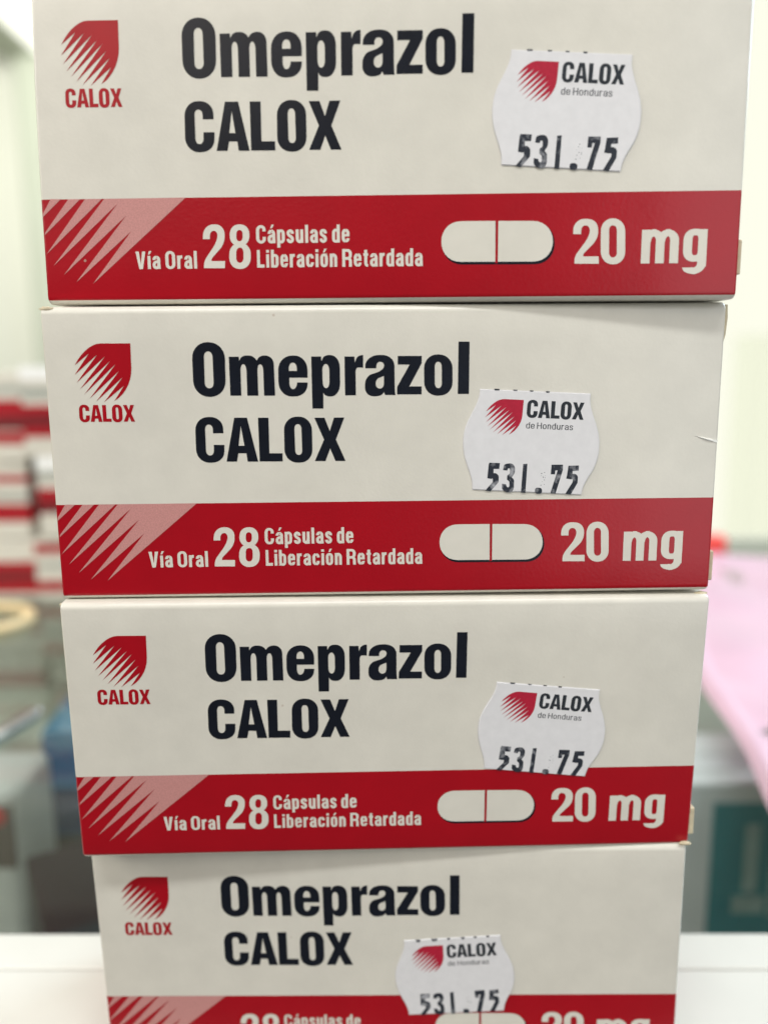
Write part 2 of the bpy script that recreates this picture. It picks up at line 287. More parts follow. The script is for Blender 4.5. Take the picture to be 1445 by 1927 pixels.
ST_TICKS = [[(2.55,0.13),(3.55,0.12),(3.47,-0.14),(2.69,-0.17)],[(5.97,0.13),(6.75,0.11),(6.67,-0.1),(6.1,-0.12)],[(8.92,0.11),(9.63,0.09),(9.55,-0.1),(9.05,-0.12)],[(11.79,0.11),(12.53,0.09),(12.46,-0.17),(11.94,-0.19)]]
W, H, D, HB = 120.0, 52.65, 40.0, 17.755
ROW_TITLE, ROW_BRAND = art(TITLE), art(BRAND)
EMB = art(EMBLEM)
ME_NAME = print_mesh('product_name', ROW_TITLE + ROW_BRAND, 0.03)
ME_EMB = print_mesh('emblem', EMB, 0.03)
ME_SMALL = print_mesh('emblem_lettering', fit(ROW_BRAND, 5.52, 32.55, 15.32, 35.72), 0.03)
ME_RAYS = print_mesh('ray_pattern', art(RAYS), 0.03)
small = place(text('Vía Oral', 18.5, 15.5), 16.25, 27.05, 5.9, 2.97) + place(text('Cápsulas de', 18.5, 15.5), 37.55, 53.75, 10.02, 3.0) + place(text('Liberación Retardada', 18.5, 15.5), 37.6, 66.38, 5.95, 2.97)
ME_BANDTEXT = print_mesh('band_lettering', art(N28) + small, 0.03)
mg = text('mg', 17.6, 14.5, gap=9)
mg = remap(mg, lambda x, y: (x, y))
ga, _, gc, _ = bbox(mg)
mg = remap(mg, lambda x, y: (103.57 + (x - ga) / (gc - ga) * (114.57 - 103.57), 6.0 + y * 0.0737))
ME_DOSE = print_mesh('dosage_lettering', art(TWO20) + art(ZERO) + mg, 0.03)
ME_CAP = print_mesh('capsule_picture', art(CAP), 0.045)
(_cs, _ch) = art(CAP)[0]
_dv = [max(p.x for p in _cs[0]), min(p.x for p in _cs[1]), min(p.y for p in _cs[0]), max(p.y for p in _cs[0])]
ME_CAPDIV = print_mesh('dividing_line', [([[Vector((_dv[0], _dv[2] - .25)), Vector((_dv[1], _dv[2] - .25)), Vector((_dv[1], _dv[3] + .02)), Vector((_dv[0], _dv[3] + .02))]], [])], 0.04)
ME_CAPSH = print_mesh('capsule_shadow_print', art(CAPSH), 0.025)

# ------------------------------------------------------------------ materials of the cartons
BOARD = (0.645, 0.613, 0.535)
def board_material(name, band=True):
    m = material(name, BOARD, 0.29, 0.42)
    co = coords(m); sp = nd(m, 'ShaderNodeSeparateXYZ'); lk(m, co, sp.inputs[0])
    if band:
        zc = H / 2 * MM
        g1 = nd(m, 'ShaderNodeMath', operation='GREATER_THAN'); lk(m, sp.outputs['Z'], g1.inputs[0]); g1.inputs[1].default_value = 0.70 * MM - zc
        g2 = nd(m, 'ShaderNodeMath', operation='LESS_THAN'); lk(m, sp.outputs['Z'], g2.inputs[0]); g2.inputs[1].default_value = HB * MM - zc
        an = nd(m, 'ShaderNodeMath', operation='MULTIPLY'); lk(m, g1.outputs[0], an.inputs[0]); lk(m, g2.outputs[0], an.inputs[1])
        mx = nd(m, 'ShaderNodeMix', data_type='RGBA'); lk(m, an.outputs[0], mx.inputs['Factor'])
        mx.inputs[6].default_value = (*BOARD, 1); mx.inputs[7].default_value = (*RED, 1)
        col = mx.outputs[2]
    else: col = BOARD
    mottle(m, col, 110.0, 0.045, bump=0.000028, bump_scale=1700.0)
    return m
RED = (0.35, 0.0018, 0.009)
M_BOARD = board_material('cream_printed_board')
M_PLAIN = board_material('cream_board', False)
M_RAW = mottle(material('raw_board_edge', (0.56, 0.48, 0.33), 0.8, 0.2), (0.56, 0.48, 0.33), 700.0, 0.12)
M_BLACK = mottle(material('black_print', (0.006, 0.008, 0.014), 0.27, 0.38), (0.006, 0.008, 0.014), 200.0, 0.2)
M_REDINK = mottle(material('red_print', RED, 0.29, 0.42), RED, 150.0, 0.06)
M_PINK = mottle(material('pink_halftone_print', (0.52, 0.24, 0.22), 0.42, 0.42), (0.52, 0.24, 0.22), 4200.0, 0.16)
M_WHITEINK = mottle(material('white_print', BOARD, 0.36, 0.28), BOARD, 120.0, 0.04)
M_PAPER = mottle(material('sticker_paper', (0.68, 0.665, 0.665), 0.65, 0.25), (0.68, 0.665, 0.665), 500.0, 0.035, bump=0.00001, bump_scale=2500.0)
M_STRED = mottle(material('sticker_red_ink', (0.40, 0.012, 0.035), 0.6, 0.25), (0.40, 0.012, 0.035), 1500.0, 0.10)
M_STBLK = mottle(material('sticker_black_ink', (0.022, 0.026, 0.032), 0.6, 0.25), (0.022, 0.026, 0.032), 1500.0, 0.25)
def ink_material():
    m = material('stamped_ink', (0.03, 0.033, 0.045), 0.6, 0.25)
    oi = nd(m, 'ShaderNodeObjectInfo'); sc_ = nd(m, 'ShaderNodeVectorMath', operation='SCALE'); lk(m, oi.outputs['Location'], sc_.inputs[0]); sc_.inputs['Scale'].default_value = 3.7
    va = nd(m, 'ShaderNodeVectorMath', operation='ADD'); lk(m, coords(m), va.inputs[0]); lk(m, sc_.outputs[0], va.inputs[1])      # every label inked differently
    co = va.outputs[0]; n = nd(m, 'ShaderNodeTexNoise', Scale=900.0, Detail=3.0); lk(m, co, n.inputs['Vector'])
    n2 = nd(m, 'ShaderNodeTexNoise', Scale=260.0, Detail=2.0); lk(m, co, n2.inputs['Vector'])
    ad = nd(m, 'ShaderNodeMath', operation='ADD'); lk(m, n.outputs['Fac'], ad.inputs[0]); lk(m, n2.outputs['Fac'], ad.inputs[1])
    r = nd(m, 'ShaderNodeValToRGB'); lk(m, ad.outputs[0], r.inputs['Fac'])
    e = r.color_ramp.elements; e[0].position = 0.0; e[0].color = (0.022, 0.026, 0.036, 1); e[1].position = 1.0; e[1].color = (0.5, 0.5, 0.52, 1)
    mr = nd(m, 'ShaderNodeMapRange'); mr.inputs['From Min'].default_value = 1.03; mr.inputs['From Max'].default_value = 1.45
    lk(m, ad.outputs[0], mr.inputs['Value']); lk(m, mr.outputs['Result'], r.inputs['Fac'])
    lk(m, r.outputs['Color'], bsdf(m).inputs['Base Color'])
    return m
M_STAMP = ink_material()
specks(M_BOARD, (0.45, 0.36, 0.28), 210.0, 0.055); specks(M_BLACK, (0.35, 0.36, 0.4), 230.0, 0.05); specks(M_PAPER, (0.25, 0.25, 0.28), 260.0, 0.04)

# ------------------------------------------------------------------ the white counter, the showcase, the back of the shop
CZ = -107.0
M_LAM = mottle(material('white_laminate', (0.60, 0.59, 0.54), 0.28, 0.5), (0.60, 0.59, 0.54), 25.0, 0.03)
M_DARKGAP = material('dark_joint', (0.12, 0.12, 0.12), 0.8)
M_SHELF = mottle(material('grey_shelf', (0.46, 0.48, 0.41), 0.5, 0.4), (0.46, 0.48, 0.41), 12.0, 0.18)
def glass_material(clear=False):
    m = bpy.data.materials.new('greenish_glass'); m.use_nodes = True; t = m.node_tree; t.nodes.clear()
    out = t.nodes.new('ShaderNodeOutputMaterial'); mix = t.nodes.new('ShaderNodeMixShader')
    tr = t.nodes.new('ShaderNodeBsdfTransparent'); tr.inputs['Color'].default_value = (0.94, 0.975, 0.955, 1)
    gl = t.nodes.new('ShaderNodeBsdfGlossy'); gl.inputs['Roughness'].default_value = 0.03; gl.inputs['Color'].default_value = (0.95, 1, 0.97, 1)
    fr = t.nodes.new('ShaderNodeFresnel'); fr.inputs['IOR'].default_value = 1.42
    if clear: t.links.new(tr.outputs[0], out.inputs[0]); tr.inputs['Color'].default_value = (0.98, 0.99, 0.985, 1); return m
    t.links.new(fr.outputs[0], mix.inputs[0]); t.links.new(tr.outputs[0], mix.inputs[1]); t.links.new(gl.outputs[0], mix.inputs[2]); t.links.new(mix.outputs[0], out.inputs[0])
    return m
M_GLASS = glass_material()
counter = tag(empty('display_counter', (0, 0, CZ * MM), -0.030), 'white laminate shop counter with a glass topped showcase behind its rim', 'counter')
link('counter_top', box_mesh('counter_top', -700, 700, -3, 34.6, -18, 0, 0.5), M_LAM, counter)
link('edge_trim', box_mesh('edge_trim', -700, 700, 35.2, 48.6, -18, -0.15, 0.8), M_LAM, counter)
link('joint', box_mesh('joint', -700, 700, 34.5, 35.3, -17, -0.8), M_DARKGAP, counter)
pane = link('glass_pane', box_mesh('glass_pane', -900, 900, 48.8, 545, -5.5, -1), M_GLASS, counter)
pane.data.materials.append(glass_material(True))                     # only the upper face mirrors the shop
for p in pane.data.polygons: p.material_index = 0 if p.normal.z > .9 else 1
link('shelf', box_mesh('shelf', -900, 900, -20, 545, -136, -130), M_SHELF, counter)
link('back_panel', box_mesh('back_panel', -900, 900, 545.5, 550, -136, -1.2), M_LAM, counter)
link('front_panel', box_mesh('front_panel', -700, 700, 30, 34, -130, -18.2), M_LAM, counter)

M_WALL = mottle(material('pale_green_wall_paint', (0.77, 0.78, 0.67), 0.8, 0.2), (0.77, 0.78, 0.67), 1.5, 0.04)
tag(link('back_wall', box_mesh('back_wall', -4200, 4600, 3420, 3520, -1600, 2300), M_WALL), 'pale green painted wall far behind the cartons on the left', 'wall')
M_PILLAR = mottle(material('grey_green_pillar_paint', (0.50, 0.53, 0.43), 0.8, 0.2), (0.50, 0.53, 0.43), 2.0, 0.05)
tag(link('pillar', box_mesh('pillar', -1330, -620, 3250, 3418, -1600, 1236, 20), M_PILLAR), 'grey green pillar on the pale wall beside the top carton', 'pillar')
def glow(name, color, strength):
    m = bpy.data.materials.new(name); m.use_nodes = True; t = m.node_tree; t.nodes.clear()
    o = t.nodes.new('ShaderNodeOutputMaterial'); e = t.nodes.new('ShaderNodeEmission'); e.inputs[0].default_value = (*color, 1); e.inputs[1].default_value = strength
    t.links.new(e.outputs[0], o.inputs[0]); return m
win = tag(empty('window', (1.9, 3.35, 0.3)), 'large overexposed daylight window filling the background on the right', 'window')
link('pane', box_mesh('pane', -1600, 1700, 20, 40, -1500, 1220), glow('daylight_pane', (1.0, 1.0, 0.85), 1.0), win)
for x0, x1, z0, z1 in ((-1680, -1600, -1580, 1300), (1700, 1780, -1580, 1300), (-1599, 1699, -1580, -1501), (-1599, 1699, 1221, 1300)):
    link('frame', box_mesh('frame', x0, x1, 0, 60, z0, z1, 4), M_LAM, win)
def sheer():
    m = bpy.data.materials.new('sheer_fabric'); m.use_nodes = True; t = m.node_tree; t.nodes.clear()
    o = t.nodes.new('ShaderNodeOutputMaterial'); a = t.nodes.new('ShaderNodeBsdfTranslucent'); a.inputs[0].default_value = (0.82, 0.87, 0.72, 1)
    b = t.nodes.new('ShaderNodeBsdfTransparent'); mx = t.nodes.new('ShaderNodeMixShader'); mx.inputs[0].default_value = 0.45
    t.links.new(b.outputs[0], mx.inputs[1]); t.links.new(a.outputs[0], mx.inputs[2]); t.links.new(mx.outputs[0], o.inputs[0]); return m
bm = bmesh.new(); cv = []
for i in range(81):
    x = 1500 + i * 22
    cv.append([bm.verts.new((x * MM, (3290 + 16 * math.sin(i * 0.9) + 5 * math.sin(i * 2.3)) * MM, z * MM)) for z in (-1250, 140)])
for a, b in zip(cv, cv[1:]): bm.faces.new((a[0], b[0], b[1], a[1]))
tag(link('curtain', mesh_of(bm, 'curtain', True), sheer()), 'sheer pale half curtain hanging in front of the bright window', 'curtain')
lamp = tag(empty('ceiling_light', (-0.73, 2.4, 1.2)), 'long glowing ceiling light panel, its corner showing at the upper left', 'ceiling light')
link('diffuser', box_mesh('diffuser', -500, 500, 230, 860, -4, 6), glow('lit_diffuser', (1.0, 1.0, 0.88), 1.6), lamp)
link('housing', box_mesh('housing', -560, 560, 170, 930, 7, 70, 5), M_PILLAR, lamp)
for x0, x1 in ((-640, -501), (501, 560)): link('frame', box_mesh('frame', x0, x1, 170, 930, -14, 6.5, 4), M_PILLAR, lamp)

# ------------------------------------------------------------------ the four medicine cartons
def carton_body(name, pit, pinch=0.0, seed=0):
    bm = bmesh.new(); bmesh.ops.create_cube(bm, size=1)
    for v in bm.verts: v.co = Vector((v.co.x * W, (v.co.y + .5) * D, v.co.z * H)) * MM
    along = [e for e in bm.edges if abs((e.verts[0].co - e.verts[1].co).x) > .01]      # the long folds are rounder than the ends
    bmesh.ops.bevel(bm, geom=along, offset=1.35 * MM, segments=6, affect='EDGES', profile=0.5)
    ends = [e for e in bm.edges if abs((e.verts[0].co - e.verts[1].co).x) < 1e-6 and len(e.link_faces) == 2 and any(abs(f.normal.x) > .9 for f in e.link_faces)]
    bmesh.ops.bevel(bm, geom=ends, offset=0.5 * MM, segments=3, affect='EDGES', profile=0.5)
    for k in range(-2, 3):
        bmesh.ops.bisect_plane(bm, geom=bm.verts[:] + bm.edges[:] + bm.faces[:], plane_co=(0, 0, k * 9.5 * MM), plane_no=(0, 0, 1))
    for k in range(-3, 4):
        bmesh.ops.bisect_plane(bm, geom=bm.verts[:] + bm.edges[:] + bm.faces[:], plane_co=(k * 15 * MM, 0, 0), plane_no=(1, 0, 0))
    t = math.tan(pit)
    for v in bm.verts:
        zz = v.co.z / MM; xx = v.co.x / MM
        if zz > -9 and xx < -59.0: v.co.x += pinch * ((zz + 9) / 35) ** 2 * MM
        v.co.y += v.co.z * t
        if zz > 25.9 and v.co.y > 0.002: v.co.z -= 0.10 * MM * (1 + math.sin(xx * 0.13 + seed))
    me = mesh_of(bm, name)
    for p in me.polygons: p.use_smooth = True
    return me
def swell(P, d):
    P = orient(P, 1); out = []
    for i in range(len(P)):
        t = (P[(i + 1) % len(P)] - P[i - 1]); n = Vector((t.y, -t.x)).normalized(); out.append(P[i] + n * d)
    return out
def sticker_parts(parent, loc, rot, u, v, ang, ticks, seed):
    """die-cut price label with its printing and stamped price"""
    c, s = math.cos(ang), math.sin(ang)
    tr = lambda x, y: (u + c * x - s * y, v + s * x + c * y)
    P = [Vector(p) for p in ST_OUTLINE]; N = len(P); O = []
    corner = {0, 1, 11, 12}
    for i in range(N):
        p0, p1, p2, p3 = P[i - 1], P[i], P[(i + 1) % N], P[(i + 2) % N]
        if i in corner: p0 = p1
        if (i + 1) % N in corner: p3 = p2
        for k in range(4):
            q = k / 4; O.append(0.5 * (2 * p1 + (p2 - p0) * q + (2 * p0 - 5 * p1 + 4 * p2 - p3) * q * q + (3 * p1 - p0 - 3 * p2 + p3) * q ** 3))
    G = remap([([O], [])], tr)
    loop = orient(G[0][0][0], 1)
    bm = bmesh.new()
    f = bm.faces.new([bm.verts.new(((p.x - 60) * MM, -0.20 * MM, (p.y - H / 2) * MM)) for p in loop])
    r = bmesh.ops.extrude_face_region(bm, geom=[f])
    for e in r['geom']:
        if isinstance(e, bmesh.types.BMVert): e.co.y = -0.03 * MM
    bmesh.ops.recalc_face_normals(bm, faces=bm.faces[:])
    rim = [e for e in bm.edges if all(abs(q.co.y + 0.20 * MM) < 1e-7 for q in e.verts)]
    bmesh.ops.bevel(bm, geom=rim, offset=0.14 * MM, segments=2, affect='EDGES')
    st = link('price_sticker', mesh_of(bm, 'price_sticker'), M_PAPER, parent, loc, rot)
    def sub(name, G, mat, off=0.215):
        return link(name, print_mesh(name, remap(G, tr), off), mat, st)
    sub('emblem', fit(EMB, 1.25, -8.08, 7.99, -1.62), M_STRED)
    sub('company_lettering', fit(ROW_BRAND, 8.66, -4.83, 18.96, -1.55) + place(text('de Honduras', 11.5, 10.0, gap=14), 8.74, 17.19, -6.67, 1.12), M_STBLK)
    dg = [([swell(rounded(L), 0.085)], []) for L in ST_DIGITS]
    rnd = random.Random(seed)
    for x, y, r0 in ST_SPECKS:
        x += rnd.uniform(-.15, .15); y += rnd.uniform(-.15, .15); r0 *= rnd.uniform(.4, .75)
        dg.append(([[Vector((x + r0 * rnd.uniform(.7, 1.2) * math.cos(k), y + r0 * rnd.uniform(.7, 1.2) * math.sin(k))) for k in range(6)]], []))
    sub('price_digits', dg, M_STAMP)
    sub('ink_marks', [([rounded(L)], []) for L in ticks], M_STAMP)
    return st
T4 = ST_TICKS
T6 = [[(x0, 0.02), (x1, 0.02), (x1 - .25, -h), (x0 + .3, -h)] for x0, x1, h in ((2.4, 3.5, .62), (5.6, 7.0, .62), (8.85, 9.6, .5), (11.7, 12.6, .55), (14.3, 15.1, .38), (16.9, 17.7, .36))]
cartons = []
#  label, dx, dy, yaw, lean, roll, pinch, level, sticker (u, v, angle), ticks
SPEC = [
 ('topmost cream and red medicine carton of the tall stack, its upper edge out of view', 0.1686, 0.3444, -0.0605, 0.0178, -0.0031, 0.75, 1, (80.87, 40.43, -0.058), T4),
 ('second carton from the top, with a white crease nicked into its right edge', 0.0, 0.0, 0.0, 0.0, 0.0, 0.0, 0, (76.61, 37.86, -0.0502), T4),
 ('third carton from the top, jutting out over the lowest, price sticker dipping onto red', -0.0804, -0.3326, 0.012, -0.0449, -0.0049, 0.0, -1, (80.45, 36.1, -0.0964), T4),
 ('lowest carton of the tall stack, set back, its price sticker touching the printed capsule', -0.3384, 4.1805, -0.0381, -0.0338, 0.0119, 0.0, -2, (63.2, 31.11, 0.0588), T6),
]
for i, (label, dx, dy, yaw, pit, rol, pinch, lev, stk, ticks) in enumerate(SPEC):
    root = tag(empty('medicine_carton', (dx * MM, dy * MM, lev * 53.05 * MM), yaw), label, 'medicine box', 'medicine cartons stacked on the counter')
    cartons.append(root)
    loc = (0, 0, H / 2 * MM); rot = (-pit, -rol, 0)
    link('box_body', carton_body('box_body', pit, pinch, i), M_BOARD, root, loc, (0, -rol, 0))
    for nm, me, mat in (('product_name', ME_NAME, M_BLACK), ('emblem', ME_EMB, M_REDINK), ('emblem_lettering', ME_SMALL, M_REDINK), ('ray_pattern', ME_RAYS, M_PINK),
                        ('band_lettering', ME_BANDTEXT, M_WHITEINK), ('dosage_lettering', ME_DOSE, M_WHITEINK)):
        link(nm, me, mat, root, loc, rot)
    cp = link('capsule_picture', ME_CAP, M_WHITEINK, root, loc, rot)
    link('drop_shadow_print', ME_CAPSH, M_BLACK, cp)
    link('dividing_line', ME_CAPDIV, M_REDINK, cp)
    sticker_parts(root, loc, rot, *stk, ticks, i)
    # end flap of raw board standing out of the right hand side
    z0, z1, w0 = ((4.0, 9.8, 1.0), (1.7, 7.4, 1.05), (2.2, 7.9, 0.85), (2.0, 8.0, 0.9))[i]
    link('end_flap', box_mesh('end_flap', 59.6, 60 + w0, 1.2, 22, z0, z1, 0.25), M_RAW, root)
# curled corner of the flap and the crease on the second carton
bm = bmesh.new()
pts = [(60.0, 44.8), (60.55, 47), (60.75, 50), (60.6, 52.2), (60.0, 52.3)]
fv = [[bm.verts.new((x * MM, y * MM, z * MM)) for x, z in pts] for y in (1.0, 20)]
bm.faces.new(fv[0]); bm.faces.new(fv[1][::-1])
for k in range(5): bm.faces.new((fv[0][k], fv[1][k], fv[1][(k + 1) % 5], fv[0][(k + 1) % 5]))
bmesh.ops.recalc_face_normals(bm, faces=bm.faces[:])
link('end_flap', mesh_of(bm, 'end_flap'), M_RAW, cartons[1])
M_CREASE = material('white_lit_crease', (0.82, 0.81, 0.76), 0.8, 0.2)  # real crease; the light its dent catches is painted in as white
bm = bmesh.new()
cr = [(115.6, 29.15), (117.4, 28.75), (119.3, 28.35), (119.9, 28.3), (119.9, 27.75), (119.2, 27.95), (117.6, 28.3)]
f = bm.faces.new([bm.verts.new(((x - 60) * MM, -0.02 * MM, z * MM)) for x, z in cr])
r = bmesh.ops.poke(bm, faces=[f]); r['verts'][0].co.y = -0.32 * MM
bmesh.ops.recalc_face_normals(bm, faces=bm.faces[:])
link('crease', mesh_of(bm, 'crease'), M_CREASE, cartons[1])
# bruised corners with bared board
for k, (sx, z) in ((1, (-1, H)), (2, (-1, H)), (2, (1, H)), (2, (1, 0.6))):
    bm = bmesh.new(); bmesh.ops.create_icosphere(bm, subdivisions=2, radius=1)
    rnd = random.Random(k * 7 + int(z))
    for v in bm.verts: v.co = Vector((v.co.x * 1.2 * (1 + rnd.uniform(-.3, .3)) + sx * 59.0, v.co.y * .55 + 0.62, v.co.z * .42 * (1 + rnd.uniform(-.3, .3)) + z - (0.35 if z > 5 else -0.1))) * MM
    link('bruised_corner', mesh_of(bm, 'bruised_corner'), M_RAW, cartons[k])

# ------------------------------------------------------------------ things on and in the showcase
GZ = -108.0
M_BGRED = mottle(material('red_carton_print', (0.36, 0.004, 0.012), 0.4, 0.45), (0.36, 0.004, 0.012), 30.0, 0.1)
M_BGDRED = mottle(material('dark_red_carton_print', (0.16, 0.012, 0.016), 0.4, 0.45), (0.16, 0.012, 0.016), 30.0, 0.1)
M_BGGREY = mottle(material('grey_small_print', (0.34, 0.36, 0.32), 0.5), (0.34, 0.36, 0.32), 60.0, 0.1)
M_LIT_TOP = mottle(material('lit_top_white', (.90, .90, .88), .4), (.90, .90, .88), 20., .03)  # white strips on the fronts paint in the light on the lids
def back_carton(label, x, y, z, w, d, h, rz, stripes, group):
    o = tag(empty('medicine_carton', (x * MM, y * MM, z * MM), rz), label, 'medicine box', group)
    link('box_body', box_mesh('box_body', -w / 2, w / 2, 0, d, 0, h, 0.7), M_PLAIN, o)
    for a, b, m, nm in stripes:
        link(nm, box_mesh(nm, -w / 2 - .1, w / 2 + .1, -.1, d * .6, a * h, b * h, 0.05), m, o)
R_, D_, G_ = M_BGRED, M_BGDRED, M_BGGREY
gA = 'blurred cartons stacked on the glass at the left'
xa = -165
back_carton('blurred upper carton of the left stack, lit top strip above broad red band', xa, 378, -14.6, 108, 60, 56, 0.03,
            [(.86, 1.004, M_LIT_TOP, 'lit_top_strip'), (.66, .77, G_, 'lettering_line'), (.47, .58, R_, 'red_band'), (.34, .47, D_, 'dark_band'), (.22, .34, R_, 'red_band')], gA)
back_carton('blurred middle carton of the left stack, between two red banded cartons', xa + 5, 374, -66.2, 106, 60, 51, -0.02,
            [(.86, 1.004, M_LIT_TOP, 'lit_top_strip'), (.74, .83, G_, 'lettering_line'), (.46, .62, R_, 'red_band'), (.30, .46, D_, 'dark_band')], gA)
back_carton('blurred low carton at the bottom of the left stack, resting on the glass', xa - 2, 378, GZ + .2, 104, 60, 41, 0.02,
            [(.74, .90, R_, 'red_band'), (.50, .58, G_, 'lettering_line'), (.12, .30, R_, 'red_band')], gA)
xb = -270
back_carton('blurred top carton of the stack at the far left edge of the picture', xb, 383, -18, 100, 60, 56, -0.08,
            [(.78, .86, G_, 'lettering_line'), (.52, .70, R_, 'red_band'), (.36, .52, D_, 'dark_band'), (.20, .34, R_, 'red_band')], gA)
back_carton('blurred middle carton at the far left edge, with two separate red bands', xb - 2, 384, -68, 100, 60, 49, -0.05,
            [(.74, .84, R_, 'red_band'), (.52, .60, G_, 'lettering_line'), (.22, .46, R_, 'red_band')], gA)
back_carton('blurred bottom carton at the far left edge, lower half red', xb + 4, 382, GZ + .2, 104, 60, 39, 0.0,
            [(.44, .62, R_, 'red_band'), (.28, .44, D_, 'dark_band'), (.08, .28, R_, 'red_band')], gA)

M_BEIGE = mottle(material('beige_rubber', (0.70, 0.54, 0.30), 0.5, 0.4), (0.70, 0.54, 0.30), 60.0, 0.08)
pts = [(30 * math.cos(q * 2 * math.pi / 48), 27 * math.sin(q * 2 * math.pi / 48) * (1 + .05 * math.sin(3 * q)), 0) for q in range(48)]
tag(link('rubber_ring', tube_mesh('rubber_ring', pts, 3.2, closed=True), M_BEIGE, None, (-236 * MM, 327 * MM, (GZ + 3.3 - 1) * MM)), 'beige rubber ring lying on the glass below the left stack', 'rubber ring')
M_STEEL = material('polished_steel', (0.80, 0.83, 0.88), 0.22, 0.5, metal=1.0)
rod = tag(empty('pen', (-155 * MM, 173 * MM, (GZ + 3.0 - 1) * MM), 0), 'slim silver pen lying on the glass by the left edge', 'pen')
link('barrel', tube_mesh('barrel', [(-15, -47, 0), (6, 19, 0)], 3.0), M_STEEL, rod)
link('tip', tube_mesh('tip', [(6, 19.1, 0), (7, 22, 0)], 1.6), M_STEEL, rod)

# pink plastic bag lying flat on the glass
def bag_mesh():
    bm = bmesh.new(); NX, NY = 150, 170; g = []
    for j in range(NY + 1):
        y = 84 + (470 - 84) * j / NY; x0 = 128 + (y - 84) * 0.186 + 1.5 * math.sin(y * .05); row = []
        for i in range(NX + 1):
            q = i / NX; x = x0 + q * 300
            z = 1.6 + 5.0 * abs(noise.noise(Vector((x * .012 + y * .008, y * .006 - x * .01, 3)))) + 2.2 * noise.noise(Vector((x * .03, y * .02, 7)))
            z += 3.2 * math.exp(-((x - x0 - 4) / 3.5) ** 2)
            z *= min(1, (i + .4) / 3)
            row.append(bm.verts.new((x * MM, y * MM, (GZ - 0.6 + max(z, .1)) * MM)))
        g.append(row)
    for j in range(NY):
        for i in range(NX):
            c = (g[j][i].co + g[j + 1][i + 1].co) / 2 / MM
            if ((c.x - 164) / 9.5) ** 2 + ((c.y - 164) / 3.4) ** 2 < 1: continue
            bm.faces.new((g[j][i], g[j][i + 1], g[j + 1][i + 1], g[j + 1][i]))
    return mesh_of(bm, 'plastic_bag', True)
def bag_material():
    m = material('pink_plastic_film', (0.86, 0.50, 0.66), 0.35, 0.5)
    mottle(m, (0.80, 0.54, 0.655), 18.0, 0.09)
    t = m.node_tree; tl = nd(m, 'ShaderNodeBsdfTranslucent'); tl.inputs[0].default_value = (0.86, 0.50, 0.64, 1)
    mx = nd(m, 'ShaderNodeMixShader'); mx.inputs[0].default_value = 0.25
    lk(m, bsdf(m).outputs[0], mx.inputs[1]); lk(m, tl.outputs[0], mx.inputs[2]); lk(m, mx.outputs[0], t.nodes['Material Output'].inputs[0])
    return m
tag(link('plastic_bag', bag_mesh(), bag_material()), 'crumpled pink plastic bag with a handle slot on the glass at right', 'plastic bag')
M_CAPRED = material('red_plastic', (0.75, 0.06, 0.05), 0.35)
rb = tag(empty('bottle_cap', (268 * MM, 484 * MM, (GZ - 1) * MM)), 'small red plastic cap on the glass behind the pink bag', 'cap')
link('shell', lathe_mesh('shell', [(9, 0), (9.2, 2), (9, 13), (7.5, 15)], 32), M_CAPRED, rb)
link('seal_ring', lathe_mesh('seal_ring', [(9.6, 0.2), (9.8, 0.8), (9.6, 1.8)], 32), M_CAPRED, rb)

# inside the showcase
SZ = CZ - 130
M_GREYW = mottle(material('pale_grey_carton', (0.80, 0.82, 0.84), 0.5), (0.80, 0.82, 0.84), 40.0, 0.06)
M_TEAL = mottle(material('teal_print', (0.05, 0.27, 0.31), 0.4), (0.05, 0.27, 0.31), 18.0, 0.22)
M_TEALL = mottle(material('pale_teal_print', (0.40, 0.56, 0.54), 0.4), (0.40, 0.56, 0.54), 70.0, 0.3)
M_LILAC = mottle(material('lilac_white_board', (0.93, 0.94, 0.98), 0.5), (0.93, 0.94, 0.98), 60.0, 0.03)
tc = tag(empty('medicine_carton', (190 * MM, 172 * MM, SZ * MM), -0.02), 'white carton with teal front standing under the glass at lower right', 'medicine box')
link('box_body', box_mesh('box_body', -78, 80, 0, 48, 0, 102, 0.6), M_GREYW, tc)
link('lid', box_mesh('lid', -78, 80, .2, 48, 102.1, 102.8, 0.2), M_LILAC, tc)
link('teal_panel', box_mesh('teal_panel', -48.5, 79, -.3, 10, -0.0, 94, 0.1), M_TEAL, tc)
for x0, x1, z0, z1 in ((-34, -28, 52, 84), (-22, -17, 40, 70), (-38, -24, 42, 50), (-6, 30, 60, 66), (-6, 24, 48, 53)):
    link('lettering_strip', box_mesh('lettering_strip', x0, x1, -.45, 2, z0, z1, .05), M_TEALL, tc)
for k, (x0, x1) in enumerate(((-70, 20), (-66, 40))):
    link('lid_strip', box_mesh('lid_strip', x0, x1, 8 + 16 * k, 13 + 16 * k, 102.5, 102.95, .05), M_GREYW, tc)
M_BLUE = mottle(material('blue_print', (0.05, 0.22, 0.40), 0.4), (0.05, 0.22, 0.40), 20.0, 0.2)
M_NAVY = mottle(material('navy_print', (0.025, 0.05, 0.13), 0.4), (0.025, 0.05, 0.13), 20.0, 0.2)
bc = tag(empty('medicine_carton', (-128 * MM, 236 * MM, (-190) * MM), 0.05), 'blue carton with a navy lower half under the glass at left', 'medicine box')
link('box_body', box_mesh('box_body', -37, 40, 0, 46, 0, 55, 0.6), M_BLUE, bc)
link('navy_panel', box_mesh('navy_panel', -37.2, 40.2, -.2, 20, 1, 26, 0.1), M_NAVY, bc)
link('box_lid', box_mesh('box_lid', -37, 40, .2, 46, 55.05, 55.5, 0.1), mottle(material('pale_blue_print', (.09, .24, .38), .4), (.09, .24, .38), 20., .1), bc)
bx = tag(empty('brown_box', (-128 * MM, 236 * MM, SZ * MM), 0.05), 'brown shadowed box beneath the blue carton under the glass', 'box')
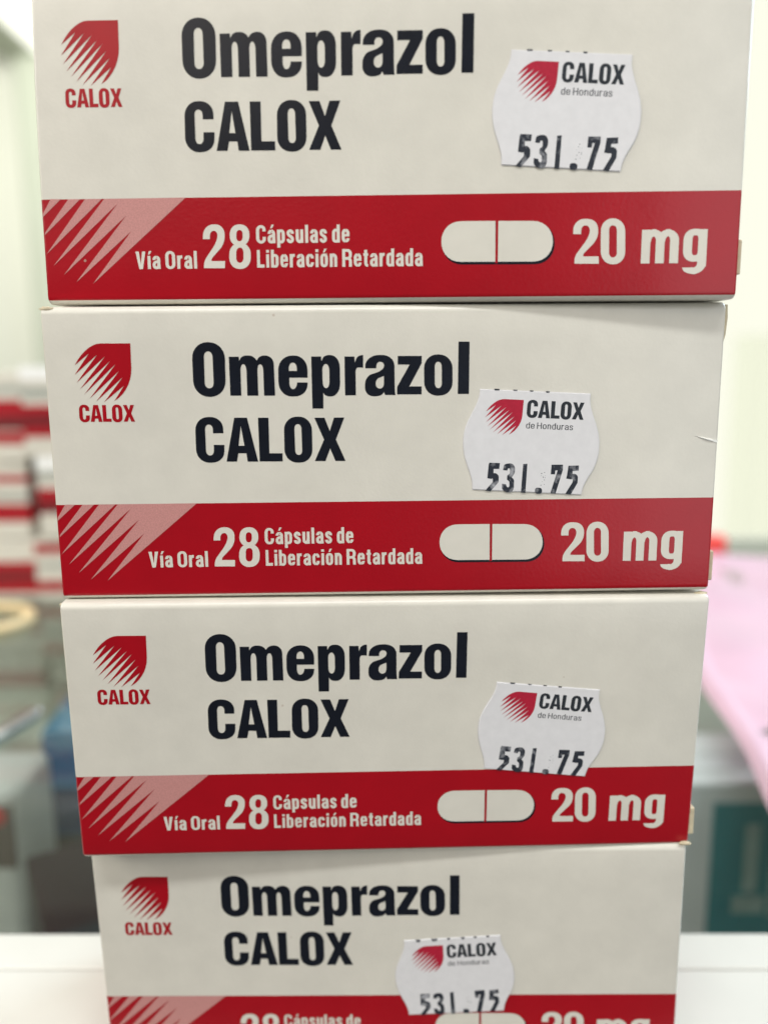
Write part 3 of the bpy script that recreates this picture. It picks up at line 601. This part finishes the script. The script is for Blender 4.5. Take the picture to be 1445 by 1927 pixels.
link('box_body', box_mesh('box_body', -36, 41, 1, 46, 0, 46.9, 0.6), mottle(material('brown_board', (.10, .07, .055), .6), (.10, .07, .055), 20., .2), bx)
M_JAR = mottle(material('white_coated_board', (0.66, 0.66, 0.63), 0.35), (0.66, 0.66, 0.63), 20.0, 0.12)
M_TAUPE = mottle(material('taupe_print', (.16, .115, .095), .5), (.16, .115, .095), 25., .15)
jar = tag(empty('medicine_carton', (-208 * MM, 181 * MM, SZ * MM), -0.04), 'white topped carton with taupe front and red round seal under the glass', 'medicine box')
link('box_body', box_mesh('box_body', -52, 53, 0, 40, 0, 102, 6.0, 5, True), M_JAR, jar)
link('taupe_panel', box_mesh('taupe_panel', -50, 51, -.4, 10, 66, 95, 0.2), M_TAUPE, jar)
bm = bmesh.new(); bmesh.ops.create_uvsphere(bm, u_segments=20, v_segments=12, radius=1)
for v in bm.verts: v.co = Vector((v.co.x * 4.2 + 44.5, v.co.y * 1.6 - .6, v.co.z * 4.2 + 90)) * MM
link('red_seal', mesh_of(bm, 'red_seal', True), M_CAPRED, jar)
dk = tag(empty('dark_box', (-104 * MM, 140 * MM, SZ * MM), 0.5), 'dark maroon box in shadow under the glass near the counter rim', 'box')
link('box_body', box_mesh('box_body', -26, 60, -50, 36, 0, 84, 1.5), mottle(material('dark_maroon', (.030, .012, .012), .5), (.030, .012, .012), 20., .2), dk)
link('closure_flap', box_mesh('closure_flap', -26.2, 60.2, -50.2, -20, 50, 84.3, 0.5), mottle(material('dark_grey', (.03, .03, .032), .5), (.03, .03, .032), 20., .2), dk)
tr = tag(empty('tray', (-190 * MM, 140 * MM, SZ * MM), 0.0), 'pale grey tray lying under the glass at lower left', 'tray')
M_TRAY = mottle(material('pale_grey_tray', (.68, .68, .60), .5), (.68, .68, .60), 15., .08)
link('tray_floor', box_mesh('tray_floor', -90, 56, -80, 62, 0.2, 4, 1), M_TRAY, tr)
for x0, x1, y0, y1 in ((-90, 56, 58.1, 62), (52.1, 56, -80, 58)): link('tray_rim', box_mesh('tray_rim', x0, x1, y0, y1, 4.1, 16, 1), M_TRAY, tr)
cab = []
for k in range(40):
    q = k / 39; cab.append((-196 + 88 * q, 176 - 92 * q ** 0.8 - 14 * math.sin(q * math.pi), -168 + 10 * math.sin(q * 3) - 60 * max(0, abs(q - .5) - .3)))
tag(link('cable', tube_mesh('cable', cab, 2.2), mottle(material('pale_cable_reflection', (.55, .56, .52), .4), (.55, .56, .52), 40., .05)), 'pale cable curve, built for a reflection in the glass at lower left', 'cable')  # solid pale curve stands in for a reflection on the glass
